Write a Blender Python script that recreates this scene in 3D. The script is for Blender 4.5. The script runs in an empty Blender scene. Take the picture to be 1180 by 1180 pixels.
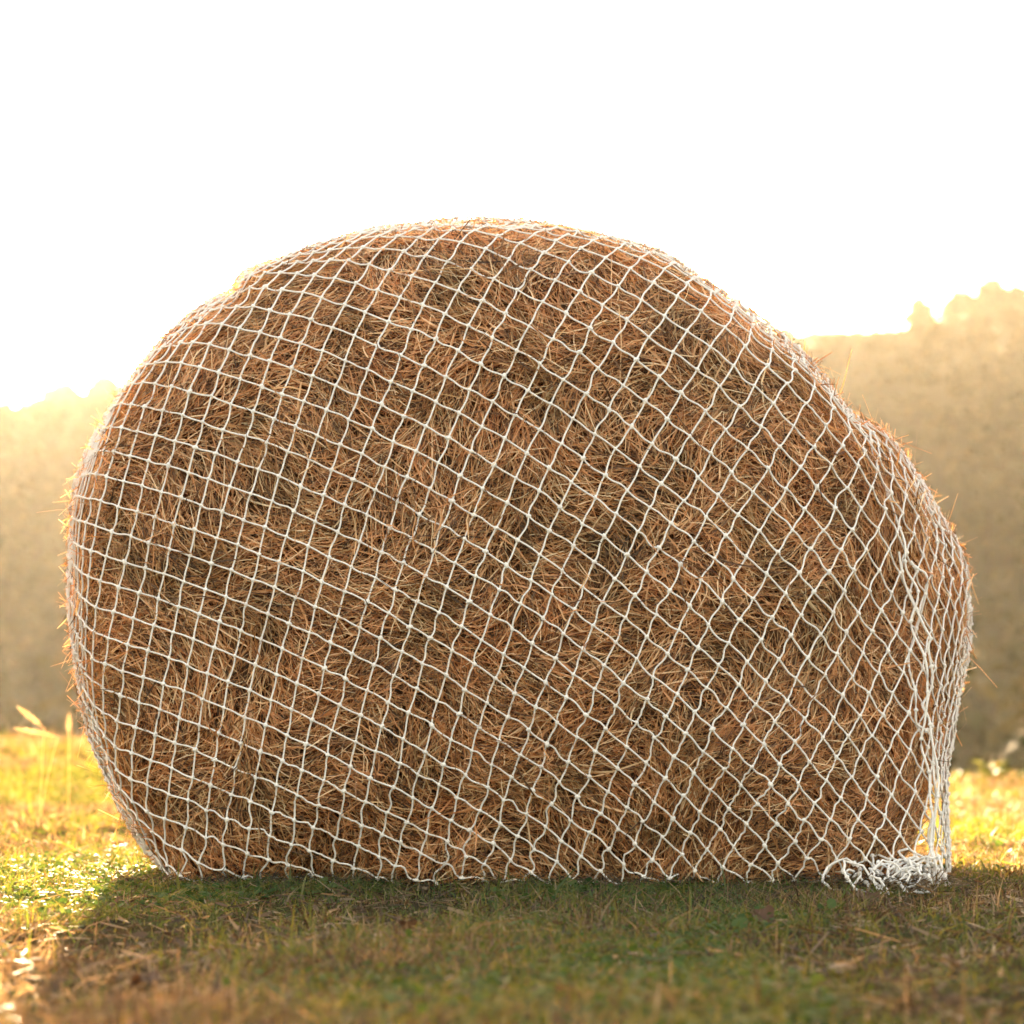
import bpy, math, random
import numpy as np
from mathutils import Vector

R = math.radians
SC = bpy.context.scene
COL = SC.collection
rng = np.random.default_rng(11)
random.seed(5)

# ------------------------------------------------------------------ camera, sky, sun, exposure
F_PX, HZ, CAM_H, W = 3400.0, 850.0, 0.347, 1180.0       # focal length and horizon row in photo pixels
cam_d = bpy.data.cameras.new('camera')
cam = bpy.data.objects.new('camera', cam_d)
COL.objects.link(cam)
cam.location = (0, 0, CAM_H)
cam.rotation_euler = (R(90), 0, 0)
cam_d.sensor_width = 36
cam_d.lens = F_PX / W * 36
cam_d.shift_y = (HZ - W / 2) / W
cam_d.clip_start = 0.05
cam_d.clip_end = 5000
cam_d.dof.use_dof = True
cam_d.dof.focus_distance = 6.33
cam_d.dof.aperture_fstop = cam_d.lens / 22.5
SC.camera = cam

SUN_AZ = R(-7.7)                                        # left of straight ahead
SUN_EL = R(9.2)
world = bpy.data.worlds.new('World')
SC.world = world
world.use_nodes = True
wn = world.node_tree.nodes
sky = wn.new('ShaderNodeTexSky')
sky.sky_type = 'NISHITA'
sky.sun_disc = False
sky.sun_elevation = SUN_EL
sky.sun_rotation = SUN_AZ                               # 0 looks along +Y
sky.air_density = 1.0
sky.dust_density = 4.0
sky.ozone_density = 0.3
bg = wn['Background']
bg.inputs['Strength'].default_value = 0.10
warm = wn.new('ShaderNodeMix'); warm.data_type = 'RGBA'; warm.blend_type = 'MULTIPLY'      # the picture's warm white balance
warm.inputs[0].default_value = 1.0
warm.inputs[7].default_value = (1.0, 0.79, 0.61, 1)
world.node_tree.links.new(sky.outputs['Color'], warm.inputs[6])
world.node_tree.links.new(warm.outputs[2], bg.inputs['Color'])

sun_d = bpy.data.lights.new('sun', 'SUN')
sun_d.energy = 4.3
sun_d.angle = R(0.5)
sun_d.color = (1.0, 0.76, 0.46)
sun = bpy.data.objects.new('sun', sun_d)
COL.objects.link(sun)
sdir = Vector((math.sin(SUN_AZ) * math.cos(SUN_EL), math.cos(SUN_AZ) * math.cos(SUN_EL), math.sin(SUN_EL)))
sun.rotation_euler = sdir.to_track_quat('Z', 'Y').to_euler()
sun.location = (0, 0, 60)

SC.view_settings.view_transform = 'Standard'
SC.view_settings.look = 'None'
SC.view_settings.gamma = 1
SC.view_settings.use_curve_mapping = False
SC.view_settings.exposure = 4.15
SC.render.engine = 'CYCLES'
SC.cycles.use_denoising = True
SC.cycles.max_bounces = 6
SC.cycles.diffuse_bounces = 4
SC.cycles.transmission_bounces = 4
SC.cycles.volume_bounces = 0
SC.cycles.use_adaptive_sampling = True
SC.cycles.adaptive_threshold = 0.02

# ------------------------------------------------------------------ helpers
def link(name, me, mat=None, parent=None):
    o = bpy.data.objects.new(name, me)
    COL.objects.link(o)
    if mat is not None:
        for m in (mat if isinstance(mat, (list, tuple)) else [mat]):
            me.materials.append(m)
    if parent is not None:
        o.parent = parent
    return o

def tag(o, label=None, cat=None, group=None, kind=None):
    if label: o['label'] = label
    if cat: o['category'] = cat
    if group: o['group'] = group
    if kind: o['kind'] = kind
    return o

def mesh_np(name, verts, quads, tris=None, smooth=False, mat_idx=None):
    """verts (n,3); quads (m,4); tris (k,3)"""
    me = bpy.data.meshes.new(name)
    verts = np.asarray(verts, np.float32)
    quads = np.asarray(quads, np.int32).reshape(-1, 4)
    tris = np.zeros((0, 3), np.int32) if tris is None else np.asarray(tris, np.int32).reshape(-1, 3)
    me.vertices.add(len(verts))
    me.vertices.foreach_set('co', verts.ravel())
    nl = quads.size + tris.size
    me.loops.add(nl)
    me.loops.foreach_set('vertex_index', np.concatenate([quads.ravel(), tris.ravel()]).astype(np.int32))
    nf = len(quads) + len(tris)
    me.polygons.add(nf)
    starts = np.concatenate([np.arange(len(quads)) * 4, quads.size + np.arange(len(tris)) * 3]).astype(np.int32)
    me.polygons.foreach_set('loop_start', starts)
    if smooth:
        me.polygons.foreach_set('use_smooth', np.ones(nf, bool))
    if mat_idx is not None:
        me.polygons.foreach_set('material_index', np.asarray(mat_idx, np.int32))
    me.update(calc_edges=True)
    me.validate()
    return me

class Waves:
    """smooth pseudo-noise in 3-D, about -1..1"""
    def __init__(self, seed, freq, n=9):
        g = np.random.default_rng(seed)
        d = g.normal(size=(n, 3)); d /= np.linalg.norm(d, axis=1)[:, None]
        self.k = d * freq * g.uniform(0.6, 1.6, (n, 1)); self.p = g.uniform(0, 6.283, n); self.n = n
    def __call__(self, P):
        return np.sin(np.asarray(P) @ self.k.T + self.p).sum(-1) / math.sqrt(self.n / 2.0) * 0.6

def sstep(a, b, x):
    t = np.clip((x - a) / (b - a), 0, 1)
    return t * t * (3 - 2 * t)

def unit(v):
    return v / np.maximum(np.linalg.norm(v, axis=-1, keepdims=True), 1e-9)

def ribbons(P, width, up, widths=(1, 1)):
    """P (n,k,3) centre lines -> ribbon verts and quads; width (n,), up (n,3)"""
    n, k, _ = P.shape
    T = np.gradient(P, axis=1)
    S = unit(np.cross(T, up[:, None, :]))
    prof = np.interp(np.linspace(0, 1, k), np.linspace(0, 1, len(widths)), widths)
    h = (width[:, None] * prof[None, :] * 0.5)[..., None]
    V = np.stack([P - S * h, P + S * h], 2).reshape(-1, 3)
    base = (np.arange(n) * 2 * k)[:, None]
    j = np.arange(k - 1)[None, :] * 2
    q = np.stack([base + j, base + j + 1, base + j + 3, base + j + 2], -1).reshape(-1, 4)
    return V, q

def tubes(P, rad, sides=5):
    """P (n,k,3) centre lines -> open tubes of radius rad (n,) or (n,k)"""
    n, k, _ = P.shape
    T = unit(np.gradient(P, axis=1))
    ref = np.where(np.abs(T[:, :1, 2:3]) > 0.9, np.array([[[1., 0, 0]]]), np.array([[[0, 0, 1.]]]))
    A = unit(np.cross(T, np.broadcast_to(ref, T.shape)))
    B = np.cross(T, A)
    rad = np.asarray(rad, float)
    if rad.ndim == 1: rad = np.repeat(rad[:, None], k, 1)
    a = np.arange(sides) / sides * 2 * math.pi
    V = P[:, :, None, :] + rad[:, :, None, None] * (A[:, :, None, :] * np.cos(a)[:, None] + B[:, :, None, :] * np.sin(a)[:, None])
    V = V.reshape(-1, 3)
    base = (np.arange(n) * k * sides)[:, None, None]
    j = (np.arange(k - 1) * sides)[None, :, None]
    s = np.arange(sides)[None, None, :]; s2 = (s + 1) % sides
    q = np.stack([base + j + s, base + j + s2, base + j + sides + s2, base + j + sides + s], -1).reshape(-1, 4)
    return V, q

def px(x, y, Y):
    """photo pixel at depth Y -> world point (only used for measuring sizes and places)"""
    return np.stack([(np.asarray(x) - 590) * Y / F_PX, np.asarray(Y) + 0 * np.asarray(x), CAM_H - (np.asarray(y) - HZ) * Y / F_PX], -1)

# ------------------------------------------------------------------ materials
def mat_new(name):
    m = bpy.data.materials.new(name)
    m.use_nodes = True
    nt = m.node_tree
    nt.nodes.clear()
    out = nt.nodes.new('ShaderNodeOutputMaterial')
    return m, nt, out

def N(nt, typ, **kw):
    n = nt.nodes.new(typ)
    for k, v in kw.items():
        if k in n.inputs: n.inputs[k].default_value = v
        else: setattr(n, k, v)
    return n

def ramp(nt, stops, interp='LINEAR'):
    r = nt.nodes.new('ShaderNodeValToRGB')
    cr = r.color_ramp
    cr.interpolation = interp
    while len(cr.elements) < len(stops): cr.elements.new(0.5)
    for e, (p, c) in zip(cr.elements, stops):
        e.position = p; e.color = (*c, 1)
    return r

def fibre_mat(name, stops, patch_stops, patch_scale, trans=0.3, rough=0.6, spec=0.3, trans_tint=(1, 0.9, 0.6), patch_mix=0.5):
    """thin plant stuff: a colour per piece, broad drifts of a second tint, and some light let through"""
    m, nt, out = mat_new(name)
    L = nt.links.new
    geo = N(nt, 'ShaderNodeNewGeometry')
    r = ramp(nt, stops); L(geo.outputs['Random Per Island'], r.inputs['Fac'])
    tc = N(nt, 'ShaderNodeTexCoord')
    no = N(nt, 'ShaderNodeTexNoise', Scale=patch_scale, Detail=3.0); L(tc.outputs['Object'], no.inputs['Vector'])
    r2 = ramp(nt, patch_stops); L(no.outputs['Fac'], r2.inputs['Fac'])
    mix = N(nt, 'ShaderNodeMix', data_type='RGBA', blend_type='MULTIPLY')
    mix.inputs[0].default_value = patch_mix
    L(r.outputs['Color'], mix.inputs[6]); L(r2.outputs['Color'], mix.inputs[7])
    p = N(nt, 'ShaderNodeBsdfPrincipled', Roughness=rough)
    p.inputs['Specular IOR Level'].default_value = spec
    L(mix.outputs[2], p.inputs['Base Color'])
    tr = N(nt, 'ShaderNodeBsdfTranslucent')
    mt = N(nt, 'ShaderNodeMix', data_type='RGBA', blend_type='MULTIPLY'); mt.inputs[0].default_value = 1
    L(mix.outputs[2], mt.inputs[6]); mt.inputs[7].default_value = (*trans_tint, 1)
    L(mt.outputs[2], tr.inputs['Color'])
    ms = N(nt, 'ShaderNodeMixShader'); ms.inputs[0].default_value = trans
    L(p.outputs[0], ms.inputs[1]); L(tr.outputs[0], ms.inputs[2]); L(ms.outputs[0], out.inputs['Surface'])
    return m

M_straw = fibre_mat('hay_straw',
    [(0, (.07, .045, .03)), (.20, (.21, .12, .068)), (.38, (.58, .285, .135)), (.62, (.70, .38, .195)), (.74, (.42, .28, .16)), (.84, (.80, .52, .30)), (1, (.92, .74, .52))],
    [(.34, (.55, .56, .48)), (.45, (.90, .88, .82)), (.56, (1, .95, .90)), (.68, (1, .84, .70))], 6.5, trans=0.32, patch_mix=0.65, trans_tint=(1.25, .95, .48))
M_grass = fibre_mat('grass_green',
    [(0, (.03, .052, .017)), (.4, (.062, .096, .028)), (.75, (.105, .125, .036)), (1, (.17, .15, .055))],
    [(.3, (.7, .7, .6)), (.7, (1, 1, 1))], 2.0, trans=0.45, trans_tint=(1.7, 1.25, .5))
M_dry = fibre_mat('grass_dry',
    [(0, (.028, .021, .015)), (.35, (.062, .047, .031)), (.7, (.115, .087, .055)), (1, (.28, .225, .15))],
    [(.3, (.6, .5, .45)), (.7, (1, 1, 1))], 2.5, trans=0.45, trans_tint=(1.7, 1.3, .85))
M_leaf_green = fibre_mat('clover_leaf',
    [(0, (.025, .05, .016)), (.6, (.05, .088, .028)), (1, (.09, .12, .05))],
    [(.3, (.8, .8, .8)), (.7, (1, 1, 1))], 3.0, trans=0.4, rough=.6, spec=.06, trans_tint=(1.7, 1.5, .7))
M_seed = fibre_mat('seed_plume', [(0, (.42, .33, .20)), (1, (.66, .54, .36))], [(.3, (.9, .9, .9)), (.7, (1, 1, 1))], 9.0, trans=0.6, trans_tint=(1.2, 1.0, .7))
M_dead = fibre_mat('dead_leaf',
    [(0, (.05, .026, .016)), (.5, (.085, .043, .025)), (1, (.12, .07, .04))],
    [(.3, (.7, .7, .7)), (.7, (1, 1, 1))], 9.0, trans=0.2)
M_far_leaf = fibre_mat('far_foliage',
    [(0, (.024, .028, .013)), (.5, (.042, .044, .019)), (.8, (.062, .052, .022)), (1, (.08, .058, .026))],
    [(.3, (.7, .7, .6)), (.7, (1.0, .95, .8))], .06, trans=0.08, spec=.03, trans_tint=(1.4, 1.1, .5))

def simple_mat(name, stops, scale, detail=6, rough=.9, bump=0.0, bscale=None):
    m, nt, out = mat_new(name)
    L = nt.links.new
    tc = N(nt, 'ShaderNodeTexCoord')
    no = N(nt, 'ShaderNodeTexNoise', Scale=scale, Detail=detail, Roughness=.65); L(tc.outputs['Object'], no.inputs['Vector'])
    r = ramp(nt, stops); L(no.outputs['Fac'], r.inputs['Fac'])
    p = N(nt, 'ShaderNodeBsdfPrincipled', Roughness=rough)
    p.inputs['Specular IOR Level'].default_value = 0.0
    L(r.outputs['Color'], p.inputs['Base Color'])
    if bump:
        n2 = N(nt, 'ShaderNodeTexNoise', Scale=bscale or scale * 4, Detail=5.0); L(tc.outputs['Object'], n2.inputs['Vector'])
        b = N(nt, 'ShaderNodeBump', Strength=bump, Distance=.02); L(n2.outputs['Fac'], b.inputs['Height']); L(b.outputs[0], p.inputs['Normal'])
    L(p.outputs[0], out.inputs['Surface'])
    return m

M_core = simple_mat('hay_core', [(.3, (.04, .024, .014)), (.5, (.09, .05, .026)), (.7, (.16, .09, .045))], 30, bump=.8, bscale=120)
M_soil = simple_mat('soil_turf', [(.3, (.02, .016, .01)), (.45, (.038, .03, .016)), (.58, (.042, .042, .018)), (.75, (.08, .06, .034))], 5.0, 10, bump=.6, bscale=60)
M_hill = simple_mat('hill_turf', [(.3, (.022, .022, .012)), (.6, (.036, .032, .017)), (.8, (.05, .04, .02))], .05)
M_bark = simple_mat('bark', [(.3, (.018, .014, .010)), (.7, (.035, .027, .02))], 3.0, bump=.5)
M_cord = simple_mat('net_cord', [(.3, (.80, .73, .69)), (.5, (.87, .82, .79)), (.7, (.90, .86, .84))], 6.0, 4, rough=.75, bump=.5, bscale=700)

# ------------------------------------------------------------------ ground and hills
SKYL = np.array([(-400, 478), (0, 463), (60, 458), (150, 450), (265, 436), (590, 405), (880, 386), (1000, 379), (1040, 376), (1090, 368), (1180, 352), (1700, 330)], float)
bumpw = Waves(3, 5.0); bump2 = Waves(4, 1.3)
def gz(x, y):
    x = np.asarray(x, float); y = np.asarray(y, float)
    P = np.stack([x, y, 0 * x], -1)
    z = 0.008 * bumpw(P) + 0.012 * bump2(P) * sstep(8.5, 12, y)
    z = z + 0.30 * sstep(9, 24, y) * sstep(1.0, -4.5, x)                       # the field lifts to the left
    z = z - 9.0 * sstep(27, 95, y) ** 1.2                                        # then drops into the valley
    ridge = ridge_h(x)
    z = z - .07 * sstep(9, 24, y) * sstep(-.5, 3, x)
    z = z + (ridge + 9.0) * sstep(95, 562, y)
    z = z - 30 * sstep(580, 760, y)
    return z

def ridge_h(x):
    x = np.asarray(x, float)
    p = 590 + x * F_PX / 560.0                                    # where this stretch of the ridge shows from the lane
    r = CAM_H + (HZ - 14 - np.interp(p, SKYL[:, 0], SKYL[:, 1])) * 560.0 / F_PX - 6.5
    return r + .6 * np.sin(x * .11) + .4 * np.sin(x * .31 + 1)

def grid_mesh(name, xs, ys):
    X, Y = np.meshgrid(xs, ys)
    V = np.stack([X, Y, gz(X, Y)], -1).reshape(-1, 3)
    nx, ny = len(xs), len(ys)
    i = np.arange(nx - 1)[None, :] + (np.arange(ny - 1) * nx)[:, None]
    q = np.stack([i, i + 1, i + nx + 1, i + nx], -1).reshape(-1, 4)
    return mesh_np(name, V, q, smooth=True)

xs = np.concatenate([np.linspace(-300, -30, 36), np.linspace(-28, -4.2, 26), np.linspace(-4, 4, 161), np.linspace(4.2, 28, 26), np.linspace(30, 300, 36)])
ys = np.concatenate([np.linspace(-18, -1, 14), np.linspace(0, 12, 201), np.linspace(12.15, 30, 90), np.linspace(31, 94, 30)])
fld = link('field', grid_mesh('field', xs, ys), M_soil); tag(fld, kind='structure')
hil = link('hills', grid_mesh('hills', np.linspace(-300, 300, 141), np.concatenate([np.linspace(94, 580, 120), np.linspace(590, 760, 20)])), M_hill)
tag(hil, kind='structure')

# ------------------------------------------------------------------ bale shape: outlines measured in the photo, lofted in depth
NT = 720
TH = np.arange(NT) / NT * 2 * math.pi                    # 0 = right, pi/2 = up
CX, CY = 575.0, 680.0
def polar(pts, blur=4):
    p = np.array(pts, float)
    th = np.arctan2(CY - p[:, 1], p[:, 0] - CX) % (2 * math.pi)
    r = np.hypot(p[:, 0] - CX, p[:, 1] - CY)
    o = np.argsort(th); th, r = th[o], r[o]
    rr = np.interp(TH, th, r, period=2 * math.pi)
    k = np.exp(-0.5 * (np.arange(-20, 21) / blur) ** 2); k /= k.sum()
    ext = np.concatenate([rr[-20:], rr, rr[:20]])
    return np.convolve(ext, k, 'valid')

TOPLEFT = [(880, 378), (840, 345), (800, 318), (770, 297), (720, 280), (660, 268), (600, 260), (540, 257), (480, 262), (430, 267), (380, 280),
           (330, 297), (290, 312), (278, 318), (272, 338), (250, 344), (225, 360), (185, 395), (150, 440), (125, 480), (105, 522), (92, 560), (85, 620), (84, 680),
           (88, 740), (96, 800), (112, 860), (136, 920), (170, 978)]
BOT = [(212, 1026), (300, 1033), (400, 1035), (500, 1035), (600, 1036), (700, 1037), (800, 1037), (900, 1037)]
M_R = [(1015, 1030), (1062, 950), (1078, 880), (1092, 830), (1104, 790), (1110, 750), (1113, 700), (1110, 665), (1097, 625), (1075, 585), (1046, 540),
       (1016, 503), (982, 487), (972, 477), (950, 447), (920, 412)]
F_R = [(1005, 1030), (1046, 950), (1062, 880), (1064, 820), (1058, 760), (1050, 700), (1038, 640), (1022, 580), (1002, 530), (975, 492), (935, 450), (900, 417)]
NM_R = [(1000, 1030), (1093, 1028), (1089, 950), (1088, 880), (1096, 830), (1105, 790), (1111, 750), (1114, 700), (1111, 665), (1098, 625), (1076, 585), (1047, 540),
        (1017, 503), (983, 487), (973, 477), (951, 447), (921, 412)]
NF_R = [(985, 1030), (1070, 1032), (1065, 960), (1065, 880), (1065, 820), (1062, 760), (1052, 700), (1039, 640), (1023, 580), (1003, 530), (976, 492), (936, 450), (901, 417)]
RM = polar(TOPLEFT + BOT + M_R, 1.4)
RNM = polar(TOPLEFT + BOT + NM_R, 1.4)
# front rim: follows the fold at the right, a little inside the silhouette elsewhere
def front_rim(rm, pts):
    rf = polar(BOT + pts + [(CX + .95 * (x - CX), CY + .95 * (y - CY)) for x, y in TOPLEFT[:-3]] + [(CX + .955 * (x - CX), CY + .955 * (y - CY)) for x, y in TOPLEFT[-3:]], 3)
    return rf
RF = front_rim(RM, F_R)
RNF = front_rim(RNM, NF_R)

def around(vals):
    """per-angle value from (degrees, value) pairs"""
    d = np.array([v[0] for v in vals]) * math.pi / 180; v = np.array([v[1] for v in vals], float)
    rr = np.interp(TH, d, v, period=2 * math.pi)
    k = np.exp(-0.5 * (np.arange(-40, 41) / 12) ** 2); k /= k.sum()
    return np.convolve(np.concatenate([rr[-40:], rr, rr[:40]]), k, 'valid')

Y1 = around([(0, 6.40), (45, 6.40), (90, 6.40), (180, 6.39), (270, 6.43)])
Y2 = around([(0, 6.49), (45, 6.44), (90, 6.445), (180, 6.435), (270, 6.52)])
YF = around([(0, 6.69), (20, 6.64), (40, 6.56), (90, 6.60), (180, 6.53), (220, 6.58), (235, 6.66), (270, 6.62), (305, 6.62), (330, 6.66)])
YM = around([(0, 7.10), (22, 7.06), (36, 6.90), (55, 6.86), (90, 6.90), (180, 6.83), (215, 6.86), (235, 6.95), (305, 6.95), (335, 7.05)])
YB = YM + 1.0

def loft_keys(rf, rm):
    z = np.zeros(NT)
    r = np.stack([z, .42 * rf, .77 * rf, rf, rm, .985 * rm, .80 * rm, z + 1])
    y = np.stack([z + 6.38, Y1, Y2, YF, YM, YB, YB + .28, z + 8.6])
    return r, y
NTT = 141
TT = np.linspace(0, 7, NTT)
def catmull(K, t):
    n = len(K)
    i = np.clip(np.floor(t).astype(int), 0, n - 2); f = (t - i)[:, None]
    p0, p1, p2, p3 = K[np.maximum(i - 1, 0)], K[i], K[i + 1], K[np.minimum(i + 2, n - 1)]
    p0 = np.where((i == 0)[:, None], 2 * p1 - p2, p0)
    ten = .42
    m1, m2 = ten * (p2 - p0), ten * (p3 - p1)
    return (2 * f**3 - 3 * f**2 + 1) * p1 + (f**3 - 2 * f**2 + f) * m1 + (-2 * f**3 + 3 * f**2) * p2 + (f**3 - f**2) * m2

lump = Waves(21, 7.0); lump2 = Waves(22, 17.0)
def loft(rf, rm, lumps=1.0, rise=0.0):
    rk, yk = loft_keys(rf, rm)
    r = np.maximum(catmull(rk, TT), 0); y = catmull(yk, TT)
    X = CX + r * np.cos(TH); Yp = CY - r * np.sin(TH)
    P = px(X, Yp, y)
    P[..., 2] = np.maximum(P[..., 2], 0.0)
    d = lumps * (0.012 * lump(P) + 0.007 * lump2(P))
    gt = np.gradient(P, axis=0)
    gth = np.roll(P, -1, 1) - np.roll(P, 1, 1)
    n = unit(np.cross(gth, gt))
    n[0] = (0, -1, 0); n[-1] = (0, 1, 0)
    s = np.sign((n * (P - np.array([0.05, 7.2, .65]))).sum(-1, keepdims=True)); n = n * np.where(s == 0, 1, s)
    amp = d * sstep(0.0, .15, P[..., 2]) * sstep(0, 1.2, TT)[:, None]
    P = P + n * (amp + rise)[..., None] if rise or lumps else P
    P[..., 2] = np.maximum(P[..., 2], 0.0)
    return r, P, n
r_b, P_b, n_b = loft(RF, RM, 1.0, -.021)
r_n, P_n, n_n = loft(RNF, RNM, .8, -.021)

def bilerp(A, t, th):
    """A (NTT,NT,...) sampled at loft coordinate t (0..7), angle th"""
    a = np.clip(t / 7 * (NTT - 1), 0, NTT - 1.001); i = a.astype(int); f = (a - i)
    b = (th / (2 * math.pi) * NT) % NT; j = b.astype(int) % NT; g = b - np.floor(b); j2 = (j + 1) % NT
    if A.ndim == 3: f = f[:, None]; g = g[:, None]
    return (A[i, j] * (1 - f) + A[i + 1, j] * f) * (1 - g) + (A[i, j2] * (1 - f) + A[i + 1, j2] * f) * g

# --- bale body mesh
def core():
    st, sj = 2, 4
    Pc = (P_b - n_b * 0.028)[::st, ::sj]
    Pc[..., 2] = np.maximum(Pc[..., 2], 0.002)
    a, b = Pc.shape[:2]
    V = Pc.reshape(-1, 3)
    i = (np.arange(a - 1) * b)[:, None] + np.arange(b)[None, :]
    i2 = (np.arange(a - 1) * b)[:, None] + ((np.arange(b) + 1) % b)[None, :]
    q = np.stack([i, i2, i2 + b, i + b], -1).reshape(-1, 4)
    return V, q

# --- straw laid over the body
dA = np.linalg.norm(np.cross(np.gradient(P_b, axis=0), np.gradient(P_b, axis=1)), axis=-1)
dens = dA * np.where(TT < 4.2, 1.0, np.where(TT < 5.2, .5, .18))[:, None]
dens[P_b[..., 2] < .004] *= .15
cdf = np.cumsum(dens.ravel()); cdf /= cdf[-1]
def surface_samples(n):
    k = np.searchsorted(cdf, rng.uniform(0, 1, n))
    t = (k // NT + rng.uniform(-.5, .5, n)) * 7 / (NTT - 1); th = ((k % NT) + rng.uniform(-.5, .5, n)) / NT * 2 * math.pi
    t = np.clip(t, 0, 6.95)
    return bilerp(P_b, t, th), unit(bilerp(n_b, t, th)), t, th

flow = Waves(31, 5.0); flow2 = Waves(32, 17.0); cl = Waves(33, 26.0)
def straws(n, length, width, off, tilt, spread=.75, k=4):
    p, nn, t, th = surface_samples(n)
    ang = flow(p) * 1.7 + flow2(p) * 1.1 + rng.normal(0, spread, n) + .5
    e1 = unit(np.cross(nn, np.array([0, 0, 1.0])) + 1e-4); e2 = np.cross(e1, nn)
    d = e1 * np.cos(ang)[:, None] + e2 * np.sin(ang)[:, None]
    d = unit(d + nn * rng.normal(tilt[0], tilt[1], n)[:, None])
    o = rng.uniform(off[0], off[1], n) + .010 * cl(p)
    ln = np.exp(rng.normal(math.log(length), .35, n))
    s = np.linspace(-.5, .5, k)
    side = np.cross(d, nn)
    bend = rng.normal(0, .20, n); bow = rng.normal(-.06, .10, n)
    P = (p + nn * o[:, None])[:, None, :] + d[:, None, :] * (ln[:, None] * s)[..., None] \
        + side[:, None, :] * ((bend * ln)[:, None] * (s * s * 2))[..., None] + nn[:, None, :] * ((bow * ln)[:, None] * (s * s * 2))[..., None]
    P[..., 2] = np.maximum(P[..., 2], .004)
    up = unit(nn + rng.normal(0, .7, (n, 3)))
    w = np.exp(rng.normal(math.log(width), .3, n))
    return ribbons(P, w, up, (.6, 1, .9, .5))

def join(parts):
    Vs, Qs, o = [], [], 0
    for V, q in parts:
        Vs.append(V); Qs.append(q + o); o += len(V)
    return np.concatenate(Vs), np.concatenate(Qs)

cV, cq = core()
sV, sq = join([straws(84000, .060, .0027, (-.040, -.004), (.0, .2), .6),
               straws(70000, .082, .0021, (-.016, .012), (.05, .2), .5),
               straws(12000, .10, .0028, (-.006, .010), (.05, .2), .9),
               straws(6000, .060, .0024, (.0, .02), (.75, .4), 1.2), straws(500, .12, .0024, (.005, .03), (.6, .4), 1.2)])
V, q = join([(cV, cq), (sV, sq)])
mi = np.concatenate([np.zeros(len(cq), int), np.ones(len(sq), int)])
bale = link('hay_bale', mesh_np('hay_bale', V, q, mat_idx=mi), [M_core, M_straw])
tag(bale, 'big slumped round bale of brown hay lying in the grass under a white net', 'hay bale')

# ------------------------------------------------------------------ the net: knotted cord laid over the bale
# strand directions measured in the photo: pixel x, y, step along one family (dx,dy), step along the other (dx,dy)
S = [(180,505,22,2.5,-8,30),(340,370,27,6,-10.5,28),(370,560,27,9.5,-11,31),(250,430,24,3.5,-11,27),(120,600,18,2.5,-5,29),
     (590,410,29.5,15.5,-13.5,25.5),(705,410,27,18,-14.5,24.5),(570,275,24,13,-15.5,18),(434,322,26,11.5,-14.5,24.5),(773,322,26,17,-14,22),
     (739,525,26.5,19,-13,25),(468,525,27,13,-12,28.5),(882,402,23,21.5,-16.5,24.5),(932,486,23,23,-15.5,25),(950,622,23,22,-14,23.5),
     (1012,622,19,24,-10,22.5),(848,588,25,22,-14,24.5),(102,702,16,5,-4,29),(237,719,24.5,8.5,-6,32),(339,803,25,8,-4.5,34),
     (170,922,22,12,-1.5,30),(271,939,25,9,-5,31),(485,688,22.5,18,-12,28),(637,755,22,21.5,-12.5,27),(739,790,25.5,19.5,-12.5,27),
     (468,857,24,14.5,-5,32),(603,891,25,19,-7.5,29),(569,959,24,19,-2,29),(722,925,25,20,-9.5,29),(882,752,21.5,22.5,-15.5,25),
     (966,769,21.5,23,-16.5,22.5),(1030,769,19,23,-11.5,23.5),(882,904,21,23,-12.5,28),(983,904,15.5,25,-16.5,26),(1012,870,14,24.5,-15,23.5),(814,887,21,20.5,-12,28.5)]
S = np.array(S, float)
ell = np.concatenate([np.zeros((1, NT)), np.cumsum(np.linalg.norm(np.diff(P_n, axis=0), axis=-1), 0)], 0)     # arc length from the face's middle
kmax = np.argmax(r_n[:95], axis=0)
def px_to_flat(x, y):
    th = np.arctan2(CY - y, x - CX) % (2 * math.pi); r = np.hypot(x - CX, y - CY)
    out = np.zeros((len(x), 2))
    for a in range(len(x)):
        j = int(round(th[a] / (2 * math.pi) * NT)) % NT
        km = kmax[j]
        L = np.interp(r[a], r_n[:km + 1, j], ell[:km + 1, j])
        out[a] = (L * math.cos(th[a]), L * math.sin(th[a]))
    return out
q0 = px_to_flat(S[:, 0], S[:, 1])
eA = (px_to_flat(S[:, 0] + S[:, 2] * .6, S[:, 1] + S[:, 3] * .6) - px_to_flat(S[:, 0] - S[:, 2] * .6, S[:, 1] - S[:, 3] * .6)) / 1.2
eB = (px_to_flat(S[:, 0] + S[:, 4] * .6, S[:, 1] + S[:, 5] * .6) - px_to_flat(S[:, 0] - S[:, 4] * .6, S[:, 1] - S[:, 5] * .6)) / 1.2
G = np.linalg.inv(np.stack([eA, eB], -1))                  # rows: grad u, grad v
wgt = np.ones(len(S))
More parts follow.
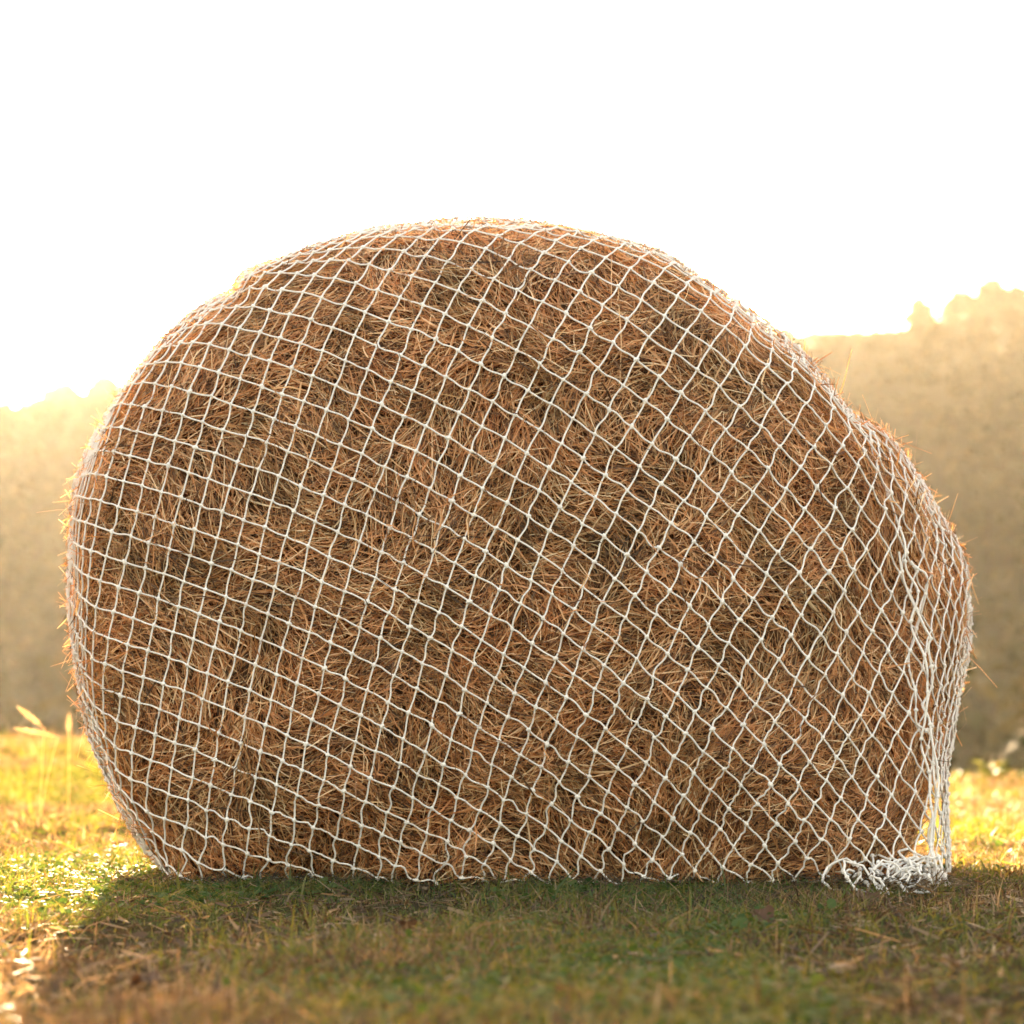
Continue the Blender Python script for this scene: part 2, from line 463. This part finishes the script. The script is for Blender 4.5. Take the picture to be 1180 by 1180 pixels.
# beyond the outline the net goes on as at the nearest measured place, with its own even mesh size
ring = []
for deg in range(0, 360, 15):
    for L in (1.5, 1.9):
        ring.append((L * math.cos(R(deg)), L * math.sin(R(deg))))
ring = np.array(ring)
gw = np.exp(-((ring[:, None, :] - q0[None]) ** 2).sum(-1) / .25)+1e-9; gw /= gw.sum(1, keepdims=True)
Gr = np.einsum('rs,sij->rij', gw, G)
q_all = np.concatenate([q0, ring]); G_all = np.concatenate([G, Gr]); w_all = np.concatenate([wgt, np.full(len(ring), .35)])
DEG = [(a, b) for a in range(5) for b in range(5) if 0 < a + b <= 5]
def basis(q):
    return np.stack([q[:, 0]**a * q[:, 1]**b for a, b in DEG], -1)
def dbasis(q):
    gx = np.stack([a * q[:, 0]**max(a - 1, 0) * q[:, 1]**b for a, b in DEG], -1)
    gy = np.stack([b * q[:, 0]**a * q[:, 1]**max(b - 1, 0) for a, b in DEG], -1)
    return gx, gy
gx, gy = dbasis(q_all)
Amat = np.concatenate([gx * w_all[:, None], gy * w_all[:, None], .02 * np.eye(len(DEG))])
cu = np.linalg.lstsq(Amat, np.concatenate([G_all[:, 0, 0] * w_all, G_all[:, 0, 1] * w_all, np.zeros(len(DEG))]), rcond=None)[0]
cv = np.linalg.lstsq(Amat, np.concatenate([G_all[:, 1, 0] * w_all, G_all[:, 1, 1] * w_all, np.zeros(len(DEG))]), rcond=None)[0]

cu = cu * 1.045; cv = cv * 1.045

# lattice nodes: invert (u,v) on the flattened net
RMAX = 1.95
gg = np.linspace(-RMAX, RMAX, 260)
GX, GY = np.meshgrid(gg, gg); QG = np.stack([GX.ravel(), GY.ravel()], -1); QG = QG[np.hypot(QG[:, 0], QG[:, 1]) < RMAX]
UG = basis(QG) @ cu; VG = basis(QG) @ cv
jac = []
nodes = {}
best = {}
iu, iv = np.round(UG).astype(int), np.round(VG).astype(int)
err = (UG - iu)**2 + (VG - iv)**2
order = np.argsort(err)
for k in order:
    key = (int(iu[k]), int(iv[k]))
    if key not in best: best[key] = k
keys = list(best.keys())
Qn = QG[[best[k] for k in keys]]
target = np.array(keys, float)
for _ in range(8):
    B = basis(Qn); gx, gy = dbasis(Qn)
    ru = B @ cu - target[:, 0]; rv = B @ cv - target[:, 1]
    a, b, c, d = gx @ cu, gy @ cu, gx @ cv, gy @ cv
    det = a * d - b * c
    step = np.stack([(d * ru - b * rv) / det, (-c * ru + a * rv) / det], -1)
    step = np.clip(np.nan_to_num(step), -.03, .03)
    Qn = Qn - step
ok = (np.abs(ru) + np.abs(rv) < .02) & (np.hypot(Qn[:, 0], Qn[:, 1]) < RMAX) & (np.sign(det) == np.sign(np.median(det)))
nid = {k: i for i, k in enumerate(keys)}

def flat_to_surf(Q, lift=0.0):
    th = np.arctan2(Q[:, 1], Q[:, 0]) % (2 * math.pi); L = np.hypot(Q[:, 0], Q[:, 1])
    jj = np.round(th / (2 * math.pi) * NT).astype(int) % NT
    t = np.array([np.interp(l, ell[:, j], TT) for l, j in zip(L, jj)])
    p = bilerp(P_n, t, th); n = unit(bilerp(n_n, t, th))
    return p + n * (lift if np.isscalar(lift) else lift[:, None]), n, t

# slack near the ground and in drifts, so the strands wander like hand-laid cord
slackw = Waves(41, 3.0)
pos0, nor0, t0 = flat_to_surf(Qn)
slack = .28 + .22 * np.clip(slackw(pos0), -1, 1) + .45 * sstep(.45, .02, pos0[:, 2]) * sstep(.5, -.6, pos0[:, 0]) + .5 * sstep(.12, .02, pos0[:, 2])
slack = np.clip(slack, .15, 1.2)
Qj = Qn + rng.normal(0, 1, Qn.shape) * (.0046 * slack)[:, None]
pos, nor, tt_ = flat_to_surf(Qj, .022)
lowfall = pos[:, 2] < .03
pos[:, 2] = np.maximum(pos[:, 2], .012 + rng.uniform(0, .018, len(pos)))
ground_len = np.zeros(len(pos))
ell_low = (tt_ > 3.25) & (pos0[:, 2] < .02)
ok &= ~ell_low & (tt_ < 5.0)

def edges():
    E = []
    for (u, v), i in nid.items():
        if not ok[i]: continue
        for nb in ((u + 1, v), (u, v + 1)):
            j = nid.get(nb)
            if j is not None and ok[j] and np.linalg.norm(pos[i] - pos[j]) < .13:
                E.append((i, j))
    return np.array(E)
E = edges()
K = 7
s = np.linspace(0, 1, K)
Qi, Qk = Qj[E[:, 0]], Qj[E[:, 1]]
mid = Qi[:, None, :] * (1 - s)[None, :, None] + Qk[:, None, :] * s[None, :, None]
dq = Qk - Qi; perp = np.stack([-dq[:, 1], dq[:, 0]], -1)
sl = (slack[E[:, 0]] + slack[E[:, 1]]) * .5
b1 = rng.normal(0, .075, len(E)) * sl; b2 = rng.normal(0, .06, len(E)) * sl
mid = mid + perp[:, None, :] * (b1[:, None] * np.sin(math.pi * s) + b2[:, None] * np.sin(2 * math.pi * s))[..., None]
Pm, nm, _ = flat_to_surf(mid.reshape(-1, 2), .022)
Pm = Pm.reshape(len(E), K, 3); nm = nm.reshape(len(E), K, 3)
endfix = np.stack([pos[E[:, 0]] - Pm[:, 0], pos[E[:, 1]] - Pm[:, -1]], 1)
Pm = Pm + endfix[:, :1] * (1 - s)[None, :, None] + endfix[:, 1:] * s[None, :, None]
Pm = Pm - nm * (np.abs(rng.normal(0, .0035, len(E)))[:, None] * np.sin(math.pi * s))[..., None]
Pm[..., 2] = np.maximum(Pm[..., 2], .010)
cordV, cordq = tubes(Pm, np.full(len(E), .0021), 6)

def wander(pts, n, amp, k=40):
    """slack cord run n times along a guide line, each with its own wriggle"""
    pts = np.array(pts, float); t = np.linspace(0, 1, k); tp = np.linspace(0, 1, len(pts))
    base = np.stack([np.interp(t, tp, pts[:, i]) for i in range(3)], -1)
    kk = np.exp(-.5 * (np.arange(-4, 5) / 2.0) ** 2); kk /= kk.sum()
    out = []
    for _ in range(n):
        w = rng.normal(0, 1, (k + 8, 3)); w = np.stack([np.convolve(w[:, i], kk, 'valid') for i in range(3)], -1)
        Pq = base + w * amp * 1.9 + rng.normal(0, .35, 3) * amp
        Pq[:, 2] = np.maximum(Pq[:, 2], .008); out.append(Pq)
    return np.stack(out)
fold = [px(x, y, Y) for x, y, Y in [(990, 500, 6.80), (1008, 535, 6.74), (1026, 585, 6.70), (1042, 640, 6.68), (1054, 700, 6.67), (1062, 760, 6.66), (1066, 830, 6.64), (1068, 890, 6.63), (1071, 960, 6.62), (1080, 1022, 6.60)]]
gather1 = wander(fold, 1, .011, 70)
gather2 = wander(fold[3:], 2, .019, 50)
heap_pts = []
for _ in range(18):
    a = rng.uniform(0, 6.283, 9).cumsum() * .25
    c = np.array([px(min(rng.normal(1040, 30), 1066), 1010, 6.55)[0], 6.55 + rng.normal(0, .05), .02 + abs(rng.normal(0, .022))])
    rr = rng.uniform(.025, .06)
    t = np.linspace(0, rng.uniform(3.5, 7), 16)
    tilt = rng.uniform(-1, 1)
    Pq = c + np.stack([np.cos(t) * rr, np.sin(t) * rr * .7, np.sin(t + tilt) * rr * .8], -1) + rng.normal(0, .004, (16, 3))
    Pq[:, 2] = np.clip(Pq[:, 2], .008, None); heap_pts.append(Pq)
heap = np.stack(heap_pts)
extra = [tubes(gather1, np.full(len(gather1), .0029), 6), tubes(gather2, np.full(len(gather2), .0029), 6), tubes(heap, np.full(len(heap), .0028), 6)]
knot_at = np.concatenate([gather1[:, 3::5].reshape(-1, 3), gather2[:, 2::5].reshape(-1, 3), heap[:, 2::7].reshape(-1, 3)])

# knots: small uneven double lumps at every crossing
used = np.unique(E)
def knots(c, nn):
    a = np.arange(6) / 6 * 2 * math.pi
    rings = [(-1.0, .25), (-.6, .85), (0, 1.05), (.6, .85), (1.0, .25)]
    n = len(c)
    ax = unit(np.cross(nn, rng.normal(size=(n, 3)))); bx = np.cross(nn, ax)
    sz = rng.uniform(.0038, .0054, n); el = rng.uniform(1.0, 1.5, n)
    Vs = []
    for h, rr in rings:
        ring_ = c[:, None, :] + ax[:, None, :] * (h * sz * el)[:, None, None] + (sz * rr)[:, None, None] * (bx[:, None, :] * np.cos(a)[None, :, None] + nn[:, None, :] * np.sin(a)[None, :, None])
        Vs.append(ring_)
    V = np.stack(Vs, 1).reshape(-1, 3)
    base = (np.arange(n) * 30)[:, None, None]; j = (np.arange(4) * 6)[None, :, None]; s_ = np.arange(6)[None, None, :]; s2 = (s_ + 1) % 6
    return V, np.stack([base + j + s_, base + j + s2, base + j + 6 + s2, base + j + 6 + s_], -1).reshape(-1, 4)
V, q = join([(cordV, cordq), knots(pos[used], nor[used]), knots(knot_at, unit(rng.normal(size=knot_at.shape) + [0, -1.5, 0]))] + extra)
net = link('hay_net', mesh_np('hay_net', V, q, smooth=True), M_cord)
tag(net, 'white knotted cord net draped over the round hay bale', 'net')

# ------------------------------------------------------------------ grass
inside_poly = P_b[int(3.0 / 7 * (NTT - 1)), :, :]
def under_bale(x, y):
    return (y > 6.64) & (y < 7.7) & (x > -.78) & (x < .92)

bare = Waves(61, 4.6, 14)
patch = Waves(51, 3.6, 14); patch2 = Waves(52, 11.0, 14)
def blades(n, y0, y1, hgt, wid, xm=.30, seg=3, near_pow=1.0):
    yy = y0 + (y1 - y0) * rng.uniform(0, 1, n) ** near_pow
    half = .185 * yy + xm
    xx = rng.uniform(-1, 1, n) * half
    keep = ~under_bale(xx, yy) & ((bare(np.stack([xx, yy * .6, 0 * xx], -1)) < .58) | (rng.uniform(0, 1, n) < .12) | (yy > 11)); xx, yy = xx[keep], yy[keep]; n = len(xx)
    b = np.stack([xx, yy, gz(xx, yy) - .003], -1)
    pn = patch(b * [1, .6, 1]); pn2 = patch2(b)
    h = hgt * np.exp(rng.normal(0, .35, n)) * (1 + .35 * pn2)
    a = rng.uniform(0, 6.283, n); lean = np.abs(rng.normal(.75, .45, n))
    d = np.stack([np.cos(a), np.sin(a), 0 * a], -1)
    s = np.linspace(0, 1, seg)
    P = b[:, None, :] + np.array([0, 0, 1.0]) * (h[:, None] * s * (1 - .25 * s * lean[:, None]))[..., None] + d[:, None, :] * (h * lean)[:, None, None] * (s ** 1.6)[None, :, None]
    up = unit(np.stack([-np.sin(a), np.cos(a), 0 * a], -1) * 0 + np.cross(np.stack([-np.sin(a), np.cos(a), 0 * a], -1), np.array([0, 0, 1.0])) + rng.normal(0, .5, (n, 3)))
    w = wid * np.exp(rng.normal(0, .3, n))
    V, q = ribbons(P, w, up, (.8, 1, .15))
    shade_strip = sstep(12.5, 13.5, yy) * sstep(18.5, 17, yy) * sstep(-1.7, -2.1, xx)  # far-left shade strip put into colour: dark green blades instead of dry ones
    pdry = 1 / (1 + np.exp(-(pn * 1.2 + pn2 * 1.1 - .9 + 1.0 * sstep(7.5, 9.5, yy) + .9 * sstep(-.75, -1.1, xx) * sstep(6.8, 6.0, yy) + .3 * sstep(5.0, 4.2, yy) + 1.6 * np.exp(-((xx + .5) / .22) ** 2 - ((yy - 3.75) / .3) ** 2) + 1.2 * np.exp(-((xx - .55) / .3) ** 2 - ((yy - 4.6) / .35) ** 2) - 3 * shade_strip) * 1.7))
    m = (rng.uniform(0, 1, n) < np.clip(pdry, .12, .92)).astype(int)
    return V, q, np.repeat(m, seg - 1)

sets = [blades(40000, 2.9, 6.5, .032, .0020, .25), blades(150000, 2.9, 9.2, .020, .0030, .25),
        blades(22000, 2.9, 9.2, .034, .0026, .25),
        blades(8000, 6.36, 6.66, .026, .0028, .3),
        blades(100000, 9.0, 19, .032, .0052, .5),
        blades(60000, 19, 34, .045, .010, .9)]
def tufts(n, per, contact=False):
    """uneven clumps that stand above the short turf"""
    cy = rng.uniform(3.2, 12, n); cx = rng.uniform(-1, 1, n) * (.185 * cy + .3)
    k = ~under_bale(cx, cy) & ~((cy > 6.3) & (cy < 8) & (np.abs(cx) < 1.05)); cx, cy = cx[k], cy[k]
    if contact: cx = rng.uniform(-.85, 1.05, n); cy = rng.uniform(6.42, 6.62, n)
    size = np.repeat(rng.uniform(.5, 1.25, len(cx)) * (.6 if contact else 1), per)
    xx = np.repeat(cx, per) + rng.normal(0, .022, len(size)) * size; yy = np.repeat(cy, per) + rng.normal(0, .022, len(size)) * size
    n2 = len(xx); a = rng.uniform(0, 6.283, n2); h = .042 * size * np.exp(rng.normal(0, .3, n2)); lean = np.abs(rng.normal(.6, .4, n2))
    b = np.stack([xx, yy, gz(xx, yy) - .003], -1); d = np.stack([np.cos(a), np.sin(a), 0 * a], -1); s4 = np.linspace(0, 1, 4)
    P = b[:, None, :] + np.array([0, 0, 1.0]) * (h[:, None] * s4 * (1 - .3 * s4 * lean[:, None]))[..., None] + d[:, None, :] * (h * lean)[:, None, None] * (s4 ** 1.7)[None, :, None]
    V_, q_ = ribbons(P, np.full(n2, .0030) * rng.uniform(.6, 1.3, n2), unit(np.cross(np.stack([-np.sin(a), np.cos(a), 0 * a], -1), np.array([0, 0, 1.0])) + rng.normal(0, .4, (n2, 3))), (.8, 1, .7, .1))
    m = np.repeat((np.repeat(rng.uniform(0, 1, len(cx)), per) * .7 + rng.uniform(0, .3, n2) > .62).astype(int), 3)
    return V_, q_, m
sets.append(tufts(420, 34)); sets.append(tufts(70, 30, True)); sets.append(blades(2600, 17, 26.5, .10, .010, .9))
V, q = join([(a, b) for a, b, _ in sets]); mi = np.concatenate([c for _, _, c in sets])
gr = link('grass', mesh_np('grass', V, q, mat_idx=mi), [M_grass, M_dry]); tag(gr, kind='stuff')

# loose litter: bits of straw and broken leaves lying in the turf
def litter(n):
    yy = 2.9 + 6.5 * rng.uniform(0, 1, n) ** 1.0; xx = rng.uniform(-1, 1, n) * (.185 * yy + .25)
    keep = ~under_bale(xx, yy); xx, yy = xx[keep], yy[keep]; n = len(xx)
    a = rng.uniform(0, 6.283, n); ln = np.exp(rng.normal(math.log(.03), .5, n)); tilt = rng.normal(0, .25, n)
    d = np.stack([np.cos(a), np.sin(a), tilt], -1)
    b = np.stack([xx, yy, gz(xx, yy) + rng.uniform(.006, .022, n)], -1)
    s = np.linspace(-.5, .5, 3)
    P = b[:, None, :] + d[:, None, :] * (ln[:, None] * s)[..., None]
    up = unit(np.array([0, 0, 1.0]) + rng.normal(0, .5, (n, 3)))
    return ribbons(P, np.exp(rng.normal(math.log(.0035), .5, n)), up, (.5, 1, .5))
lV, lq = litter(15000)
def fallen_hay(n):
    xx = rng.uniform(-.92, 1.02, n); yy = 6.61 - np.abs(rng.normal(0, .06, n)) * (1 + .8 * np.sin(xx * 9))
    a = rng.normal(0, .8, n); ln = np.exp(rng.normal(math.log(.05), .4, n))
    d = np.stack([np.cos(a), np.sin(a), rng.normal(.05, .35, n)], -1)
    b = np.stack([xx, yy, gz(xx, yy) + rng.uniform(.006, .035, n)], -1)
    t = np.linspace(-.5, .5, 4)
    P = b[:, None, :] + d[:, None, :] * (ln[:, None] * t)[..., None] + np.array([0, 0, 1.]) * (ln[:, None] * .3 * (t * t))[..., None]
    return ribbons(P, np.full(n, .0028), unit(np.array([0, -.5, 1.0]) + rng.normal(0, .5, (n, 3))), (.5, 1, .5))
lV, lq = join([(lV, lq), fallen_hay(2200)])
lit = link('dry_litter', mesh_np('dry_litter', lV, lq), M_dry); tag(lit, kind='stuff')

# clover and broad weeds in the turf, each leaf a small folded blade
def clover(n):
    yy = 3.0 + 6.3 * rng.uniform(0, 1, n); xx = rng.uniform(-1, 1, n) * (.185 * yy + .25)
    P0 = np.stack([xx, yy, 0 * xx], -1)
    keep = ~under_bale(xx, yy) & (bare(P0 * [1, .6, 1]) < .5) & ((-patch(P0 * [1, .6, 1]) + rng.normal(0, .35, n)) > .15); xx, yy = xx[keep], yy[keep]; n = len(xx)
    a = rng.uniform(0, 6.283, n)
    b = np.stack([xx, yy, gz(xx, yy) + rng.uniform(.012, .03, n)], -1)
    d = np.stack([np.cos(a), np.sin(a), rng.normal(.15, .35, n)], -1)
    ln = np.exp(rng.normal(math.log(.013), .35, n)); s = np.linspace(0, 1, 4)
    P = b[:, None, :] + d[:, None, :] * (ln[:, None] * s)[..., None] - np.array([0, 0, 1.0]) * (ln[:, None] * .35 * s * s)[..., None]
    up = unit(np.array([0, 0, 1.0]) + rng.normal(0, .4, (n, 3)))
    return ribbons(P, ln * rng.uniform(.45, .85, n), up, (.2, 1, .95, .15))
kV, kq = clover(60000)
clv = link('clover', mesh_np('clover', kV, kq, smooth=True), M_leaf_green); tag(clv, kind='stuff')

# single plants and fallen leaves one can tell apart
def leaf_blades(n, base, length, width, spread, rise):
    a = rng.uniform(0, 6.283, n); t = np.linspace(0, 1, 5)
    d = np.stack([np.cos(a), np.sin(a), 0 * a], -1)
    ln = length * rng.uniform(.6, 1.15, n)
    P = base + d[:, None, :] * (ln * spread)[:, None, None] * (t ** 1.3)[None, :, None] + np.array([0, 0, 1.]) * (ln * rise)[:, None, None] * (t * (1.25 - .45 * t))[None, :, None]
    return ribbons(P, np.full(n, width) * rng.uniform(.7, 1.2, n), unit(rng.normal(0, .4, (n, 3)) + d * .3 + [0, -.4, .6]), (.3, 1, .9, .6, .1))
def empty(name, loc, label, cat, group=None):
    e = bpy.data.objects.new(name, None); COL.objects.link(e); e.location = loc
    return tag(e, label, cat, group)
def seed_stalk(x, Y, tips, label):
    X = (x - 590) * Y / F_PX; g = float(gz(X, Y))
    e = empty('seed_stalk', (X, Y, g), label, 'dry plant')
    for tx, ty, dx, dy in tips:
        top = np.array(px(tx, ty, Y)) - [X, Y, g]
        t = np.linspace(0, 1, 7)
        P = np.stack([top[0] * t ** 1.5, .02 * t, top[2] * t], -1)
        tv, tq = tubes(P[None], np.full((1, 7), .0022), 5)
        link('stem', mesh_np('stem', tv, tq, smooth=True), M_seed, e)
        n = 260; u = rng.uniform(0, 1, n)
        ax = np.array([dx * Y / F_PX, .01, -dy * Y / F_PX])
        c = top + ax * u[:, None]
        o = unit(rng.normal(size=(n, 3))) * .012 * np.sin(math.pi * (.12 + .85 * u))[:, None]
        Pq = c[:, None, :] + (o + ax * .12)[:, None, :] * np.linspace(0, 1, 3)[None, :, None]
        lv_, lq_ = ribbons(Pq, np.full(n, .0028), unit(rng.normal(size=(n, 3))), (.5, 1, .3))
        link('seed_head', mesh_np('seed_head', lv_, lq_), M_seed, e)
seed_stalk(46, 11.0, [(50, 838, -28, -22), (66, 849, -46, -9)], 'dry grass stalk with two feathery seed heads leaning left, far left behind bale')
seed_stalk(79, 12.5, [(79, 846, 0, -22)], 'short upright dry seed stalk between the leaning stalk and the bale')
def weed(x, Y, n, L, label):
    X = (x - 590) * Y / F_PX; g = float(gz(X, Y))
    e = empty('leafy_weed', (X, Y, g), label, 'weed')
    t = np.linspace(0, 1, 5)
    P = np.stack([.01 * np.sin(t * 3), 0 * t, t * L * .8], -1)
    tv, tq = tubes(P[None], np.linspace(.005, .002, 5)[None], 5); link('stem', mesh_np('stem', tv, tq, smooth=True), M_grass, e)
    parts = [leaf_blades(n, np.array([0, 0, h]), L * .75, .034, .8, .5) for h in (0, L * .25, L * .5)]
    lv_, lq_ = join(parts); link('leaves', mesh_np('leaves', lv_, lq_, smooth=True), M_grass, e)
weed(1142, 25.0, 12, .26, 'biggest leafy weed standing above the field edge right of the bale')
weed(1106, 25.5, 8, .15, 'small weed on the field edge close to the right side of the bale')
weed(1172, 25.8, 8, .17, 'small weed on the field edge at the right border of the photo')
def dead_leaf(x, y, size, label, curl=1.0):
    Y = F_PX * CAM_H / (y - HZ); X = (x - 590) * Y / F_PX
    nu, nv = 9, 7
    u = np.linspace(0, 1, nu); v = np.linspace(-1, 1, nv)
    U, Vv = np.meshgrid(u, v, indexing='ij')
    wd_ = size * .42 * np.sin(math.pi * (.04 + .94 * U)) ** .8 * (1 + .16 * np.sin(U * 19) * np.abs(Vv))
    Pv = np.stack([(U - .5) * size, Vv * wd_, curl * size * (.34 * Vv ** 2 * np.sin(math.pi * U) + .28 * U ** 2) + .012 + .10 * size * np.sin(U * 11 + Vv * 4) * np.sin(Vv * 5 + 1) + rng.normal(0, .0012, U.shape)], -1).reshape(-1, 3)
    i = (np.arange(nu - 1) * nv)[:, None] + np.arange(nv - 1)[None, :]
    qq = np.stack([i, i + nv, i + nv + 1, i + 1], -1).reshape(-1, 4)
    o = link('dead_leaf', mesh_np('dead_leaf', Pv, qq, smooth=True), M_dead)
    o.location = (X, Y, float(gz(X, Y))); o.rotation_euler = (rng.normal(.15, .3), rng.normal(0, .2), rng.uniform(0, 6.28))
    tag(o, label, 'dead leaf', 'dead leaves lying in the turf')
dead_leaf(880, 1072, .052, 'biggest curled brown leaf in the turf, right of centre below the bale', 1.3)
dead_leaf(998, 1046, .055, 'dark brown leaf lying just below the bottom right corner of the net', 1.0)
dead_leaf(462, 1084, .045, 'dark curled leaf in the shaded turf left of the middle of the bale', 1.2)
dead_leaf(165, 1142, .05, 'reddish brown leaf in the nearest grass at the lower left', .9)
dead_leaf(655, 1168, .05, 'small brown leaf at the bottom edge below the middle of the bale', .9)

# ------------------------------------------------------------------ woods on the hills
def crown(c, rad, hgt, n, leaf, conic=0.0):
    """leaf sprays through an uneven crown: c base centre of the crown, rad width radius, hgt height"""
    nl = max(5, int(n / 22))
    u = rng.uniform(0, 1, nl) ** .9
    a = rng.uniform(0, 6.283, nl); rr = rng.uniform(.15, 1, nl) ** .6
    prof = (1 - conic) * np.sqrt(np.clip(1 - (2 * u - .9) ** 2 * .95, .03, 1)) + conic * (1.02 - u)
    lob = np.stack([np.cos(a) * rr * prof * rad, np.sin(a) * rr * prof * rad, u * hgt], -1)
    k = rng.integers(0, nl, n)
    lr = rad * rng.uniform(.22, .42, nl)
    off = rng.normal(size=(n, 3)); off = unit(off) * (rng.uniform(0, 1, n) ** .4)[:, None] * lr[k][:, None] * [1, 1, .75]
    p = c + lob[k] + off
    e1 = unit(rng.normal(size=(n, 3))); e2 = unit(np.cross(e1, rng.normal(size=(n, 3))))
    sz = leaf * rng.uniform(.6, 1.3, n)[:, None]
    V = np.stack([p - e1 * sz, p - e2 * sz * .55, p + e1 * sz, p + e2 * sz * .55], 1).reshape(-1, 3)
    return V, (np.arange(n) * 4)[:, None] + np.arange(4)[None, :]
def trunk(b, h, r0, limbs=5):
    s = np.linspace(0, 1, 5)
    w = np.cumsum(rng.normal(0, .12, (5, 2)), 0) * [[.0], [.4], [.7], [1], [1]]
    P = np.stack([b[0] + w[:, 0], b[1] + w[:, 1], b[2] - .4 + s * (h + .4)], -1)[None]
    parts = [tubes(P, np.interp(s, [0, .1, 1], [1.35, 1, .3])[None] * r0, 7)]
    for k in range(limbs):
        t = rng.uniform(.4, .9); a = rng.uniform(0, 6.283); L = h * rng.uniform(.2, .38)
        st = np.array([np.interp(t, s, P[0, :, i]) for i in range(3)])
        ss = np.linspace(0, 1, 4)
        Q = st + np.stack([np.cos(a) * L * ss * .8, np.sin(a) * L * ss * .8, L * ss ** 1.3 * .7], -1)
        parts.append(tubes(Q[None], np.interp(ss, [0, 1], [.4, .1])[None] * r0, 5))
    return join(parts)
def skyline_z(x, y, up=0):
    p = 590 + x * F_PX / y
    return CAM_H + (HZ - np.interp(p, SKYL[:, 0], SKYL[:, 1])) * y / F_PX
wl, wt = [], []
spots = []
rows = [100.0]
while rows[-1] < 520: rows.append(rows[-1] + 5.5 + rows[-1] * .022)
for y in rows + [532, 540, 547, 553, 558]:
    half = min(150, 26 + .215 * y)
    x = -half + rng.uniform(0, 4)
    while x < half:
        spots.append((x + rng.normal(0, .8), y + rng.normal(0, 2.0))); x += rng.uniform(3.8, 6.4) * (1 + y / 900) if y < 530 else rng.uniform(2.6, 4.4)
for x, y in spots:
    y = min(y, 560)
    g = float(gz(x, y))
    h = rng.uniform(7, 12.0)
    lim = float(skyline_z(x, y)) - g
    h = max(3.0, min(h, lim * rng.uniform(.80, .98)))
    con = rng.choice([0, 0, .2, .4])
    far = y > 300
    if y > 528: wl.append(crown(np.array([x, y, g - .5]), max(2.4, h * .46), h + .3, 300, .75, 0.0))
    else: wl.append(crown(np.array([x, y, g + h * .12]), h * rng.uniform(.30, .42) * (1 - .3 * con), h * .88, 130 if far else 240, .62 if far else .42, con))
    if not far: wt.append(trunk(np.array([x, y, g]), h * .62, .16, 0))
lv, lq = join(wl); tv, tq = join(wt)
V, q = join([(lv, lq), (tv, tq)])
wd = link('woods', mesh_np('woods', V, q, mat_idx=np.concatenate([np.zeros(len(lq), int), np.ones(len(tq), int)])), [M_far_leaf, M_bark]); tag(wd, kind='stuff')

# the treetops that stand up one by one along the two ridges
def ridge_tree(name, x, ytop, rpx, label, con):
    Y = 561.0
    X = (x - 590) * Y / F_PX; top = CAM_H + (HZ - ytop) * Y / F_PX
    g = float(gz(X, Y)); h = top - g
    e = bpy.data.objects.new(name, None); COL.objects.link(e); e.location = (X, Y, g)
    tag(e, label, 'tree', 'trees standing up along the ridges')
    tv, tq = trunk(np.array([0, 0, 0.]), h * .86, .3)
    link('trunk', mesh_np('trunk', tv, tq, smooth=True), M_bark, e)
    cv_, cq_ = crown(np.array([0, 0, h * .2]), rpx * 1.35 * Y / F_PX, h * .80, 3600, .80, con)
    link('crown', mesh_np('crown', cv_, cq_), M_far_leaf, e)
ridge_tree('ridge_tree', 1061, 345, 13, 'small narrow tree on the right ridge, before the dip in the skyline', .12)
ridge_tree('ridge_tree', 1108, 340, 20, 'rounded tree just right of the dip in the right hand skyline', .15)
ridge_tree('ridge_tree', 1143, 327, 22, 'highest tree crown on the skyline at the right edge', .2)
ridge_tree('ridge_tree', 1172, 334, 15, 'tree at the very right edge of the photo on the ridge', .12)
ridge_tree('ridge_tree', 905, 381, 16, 'low tree crown on the right ridge where it meets the bale', .1)
ridge_tree('ridge_tree', 72, 446, 20, 'glowing rounded tree on the left ridge, farther from the bale', .1)
ridge_tree('ridge_tree', 122, 440, 22, 'glowing broad tree on the left ridge, right beside the bale', .15)

# ------------------------------------------------------------------ haze over the valley
def box_mesh(name, a, b):
    (x0, y0, z0), (x1, y1, z1) = a, b
    V = [(x0, y0, z0), (x1, y0, z0), (x1, y1, z0), (x0, y1, z0), (x0, y0, z1), (x1, y0, z1), (x1, y1, z1), (x0, y1, z1)]
    return mesh_np(name, V, [(3, 2, 1, 0), (4, 5, 6, 7), (0, 1, 5, 4), (1, 2, 6, 5), (2, 3, 7, 6), (3, 0, 4, 7)])
mh, nt, out = mat_new('haze')
vol = N(nt, 'ShaderNodeVolumePrincipled')
vol.inputs['Color'].default_value = (.95, .90, .80, 1)
vol.inputs['Density'].default_value = .000038
vol.inputs['Anisotropy'].default_value = .66
nt.links.new(vol.outputs[0], out.inputs['Volume'])
hz = link('haze', box_mesh('haze', (-310, -24, -34), (310, 770, 104)), mh); tag(hz, kind='stuff')
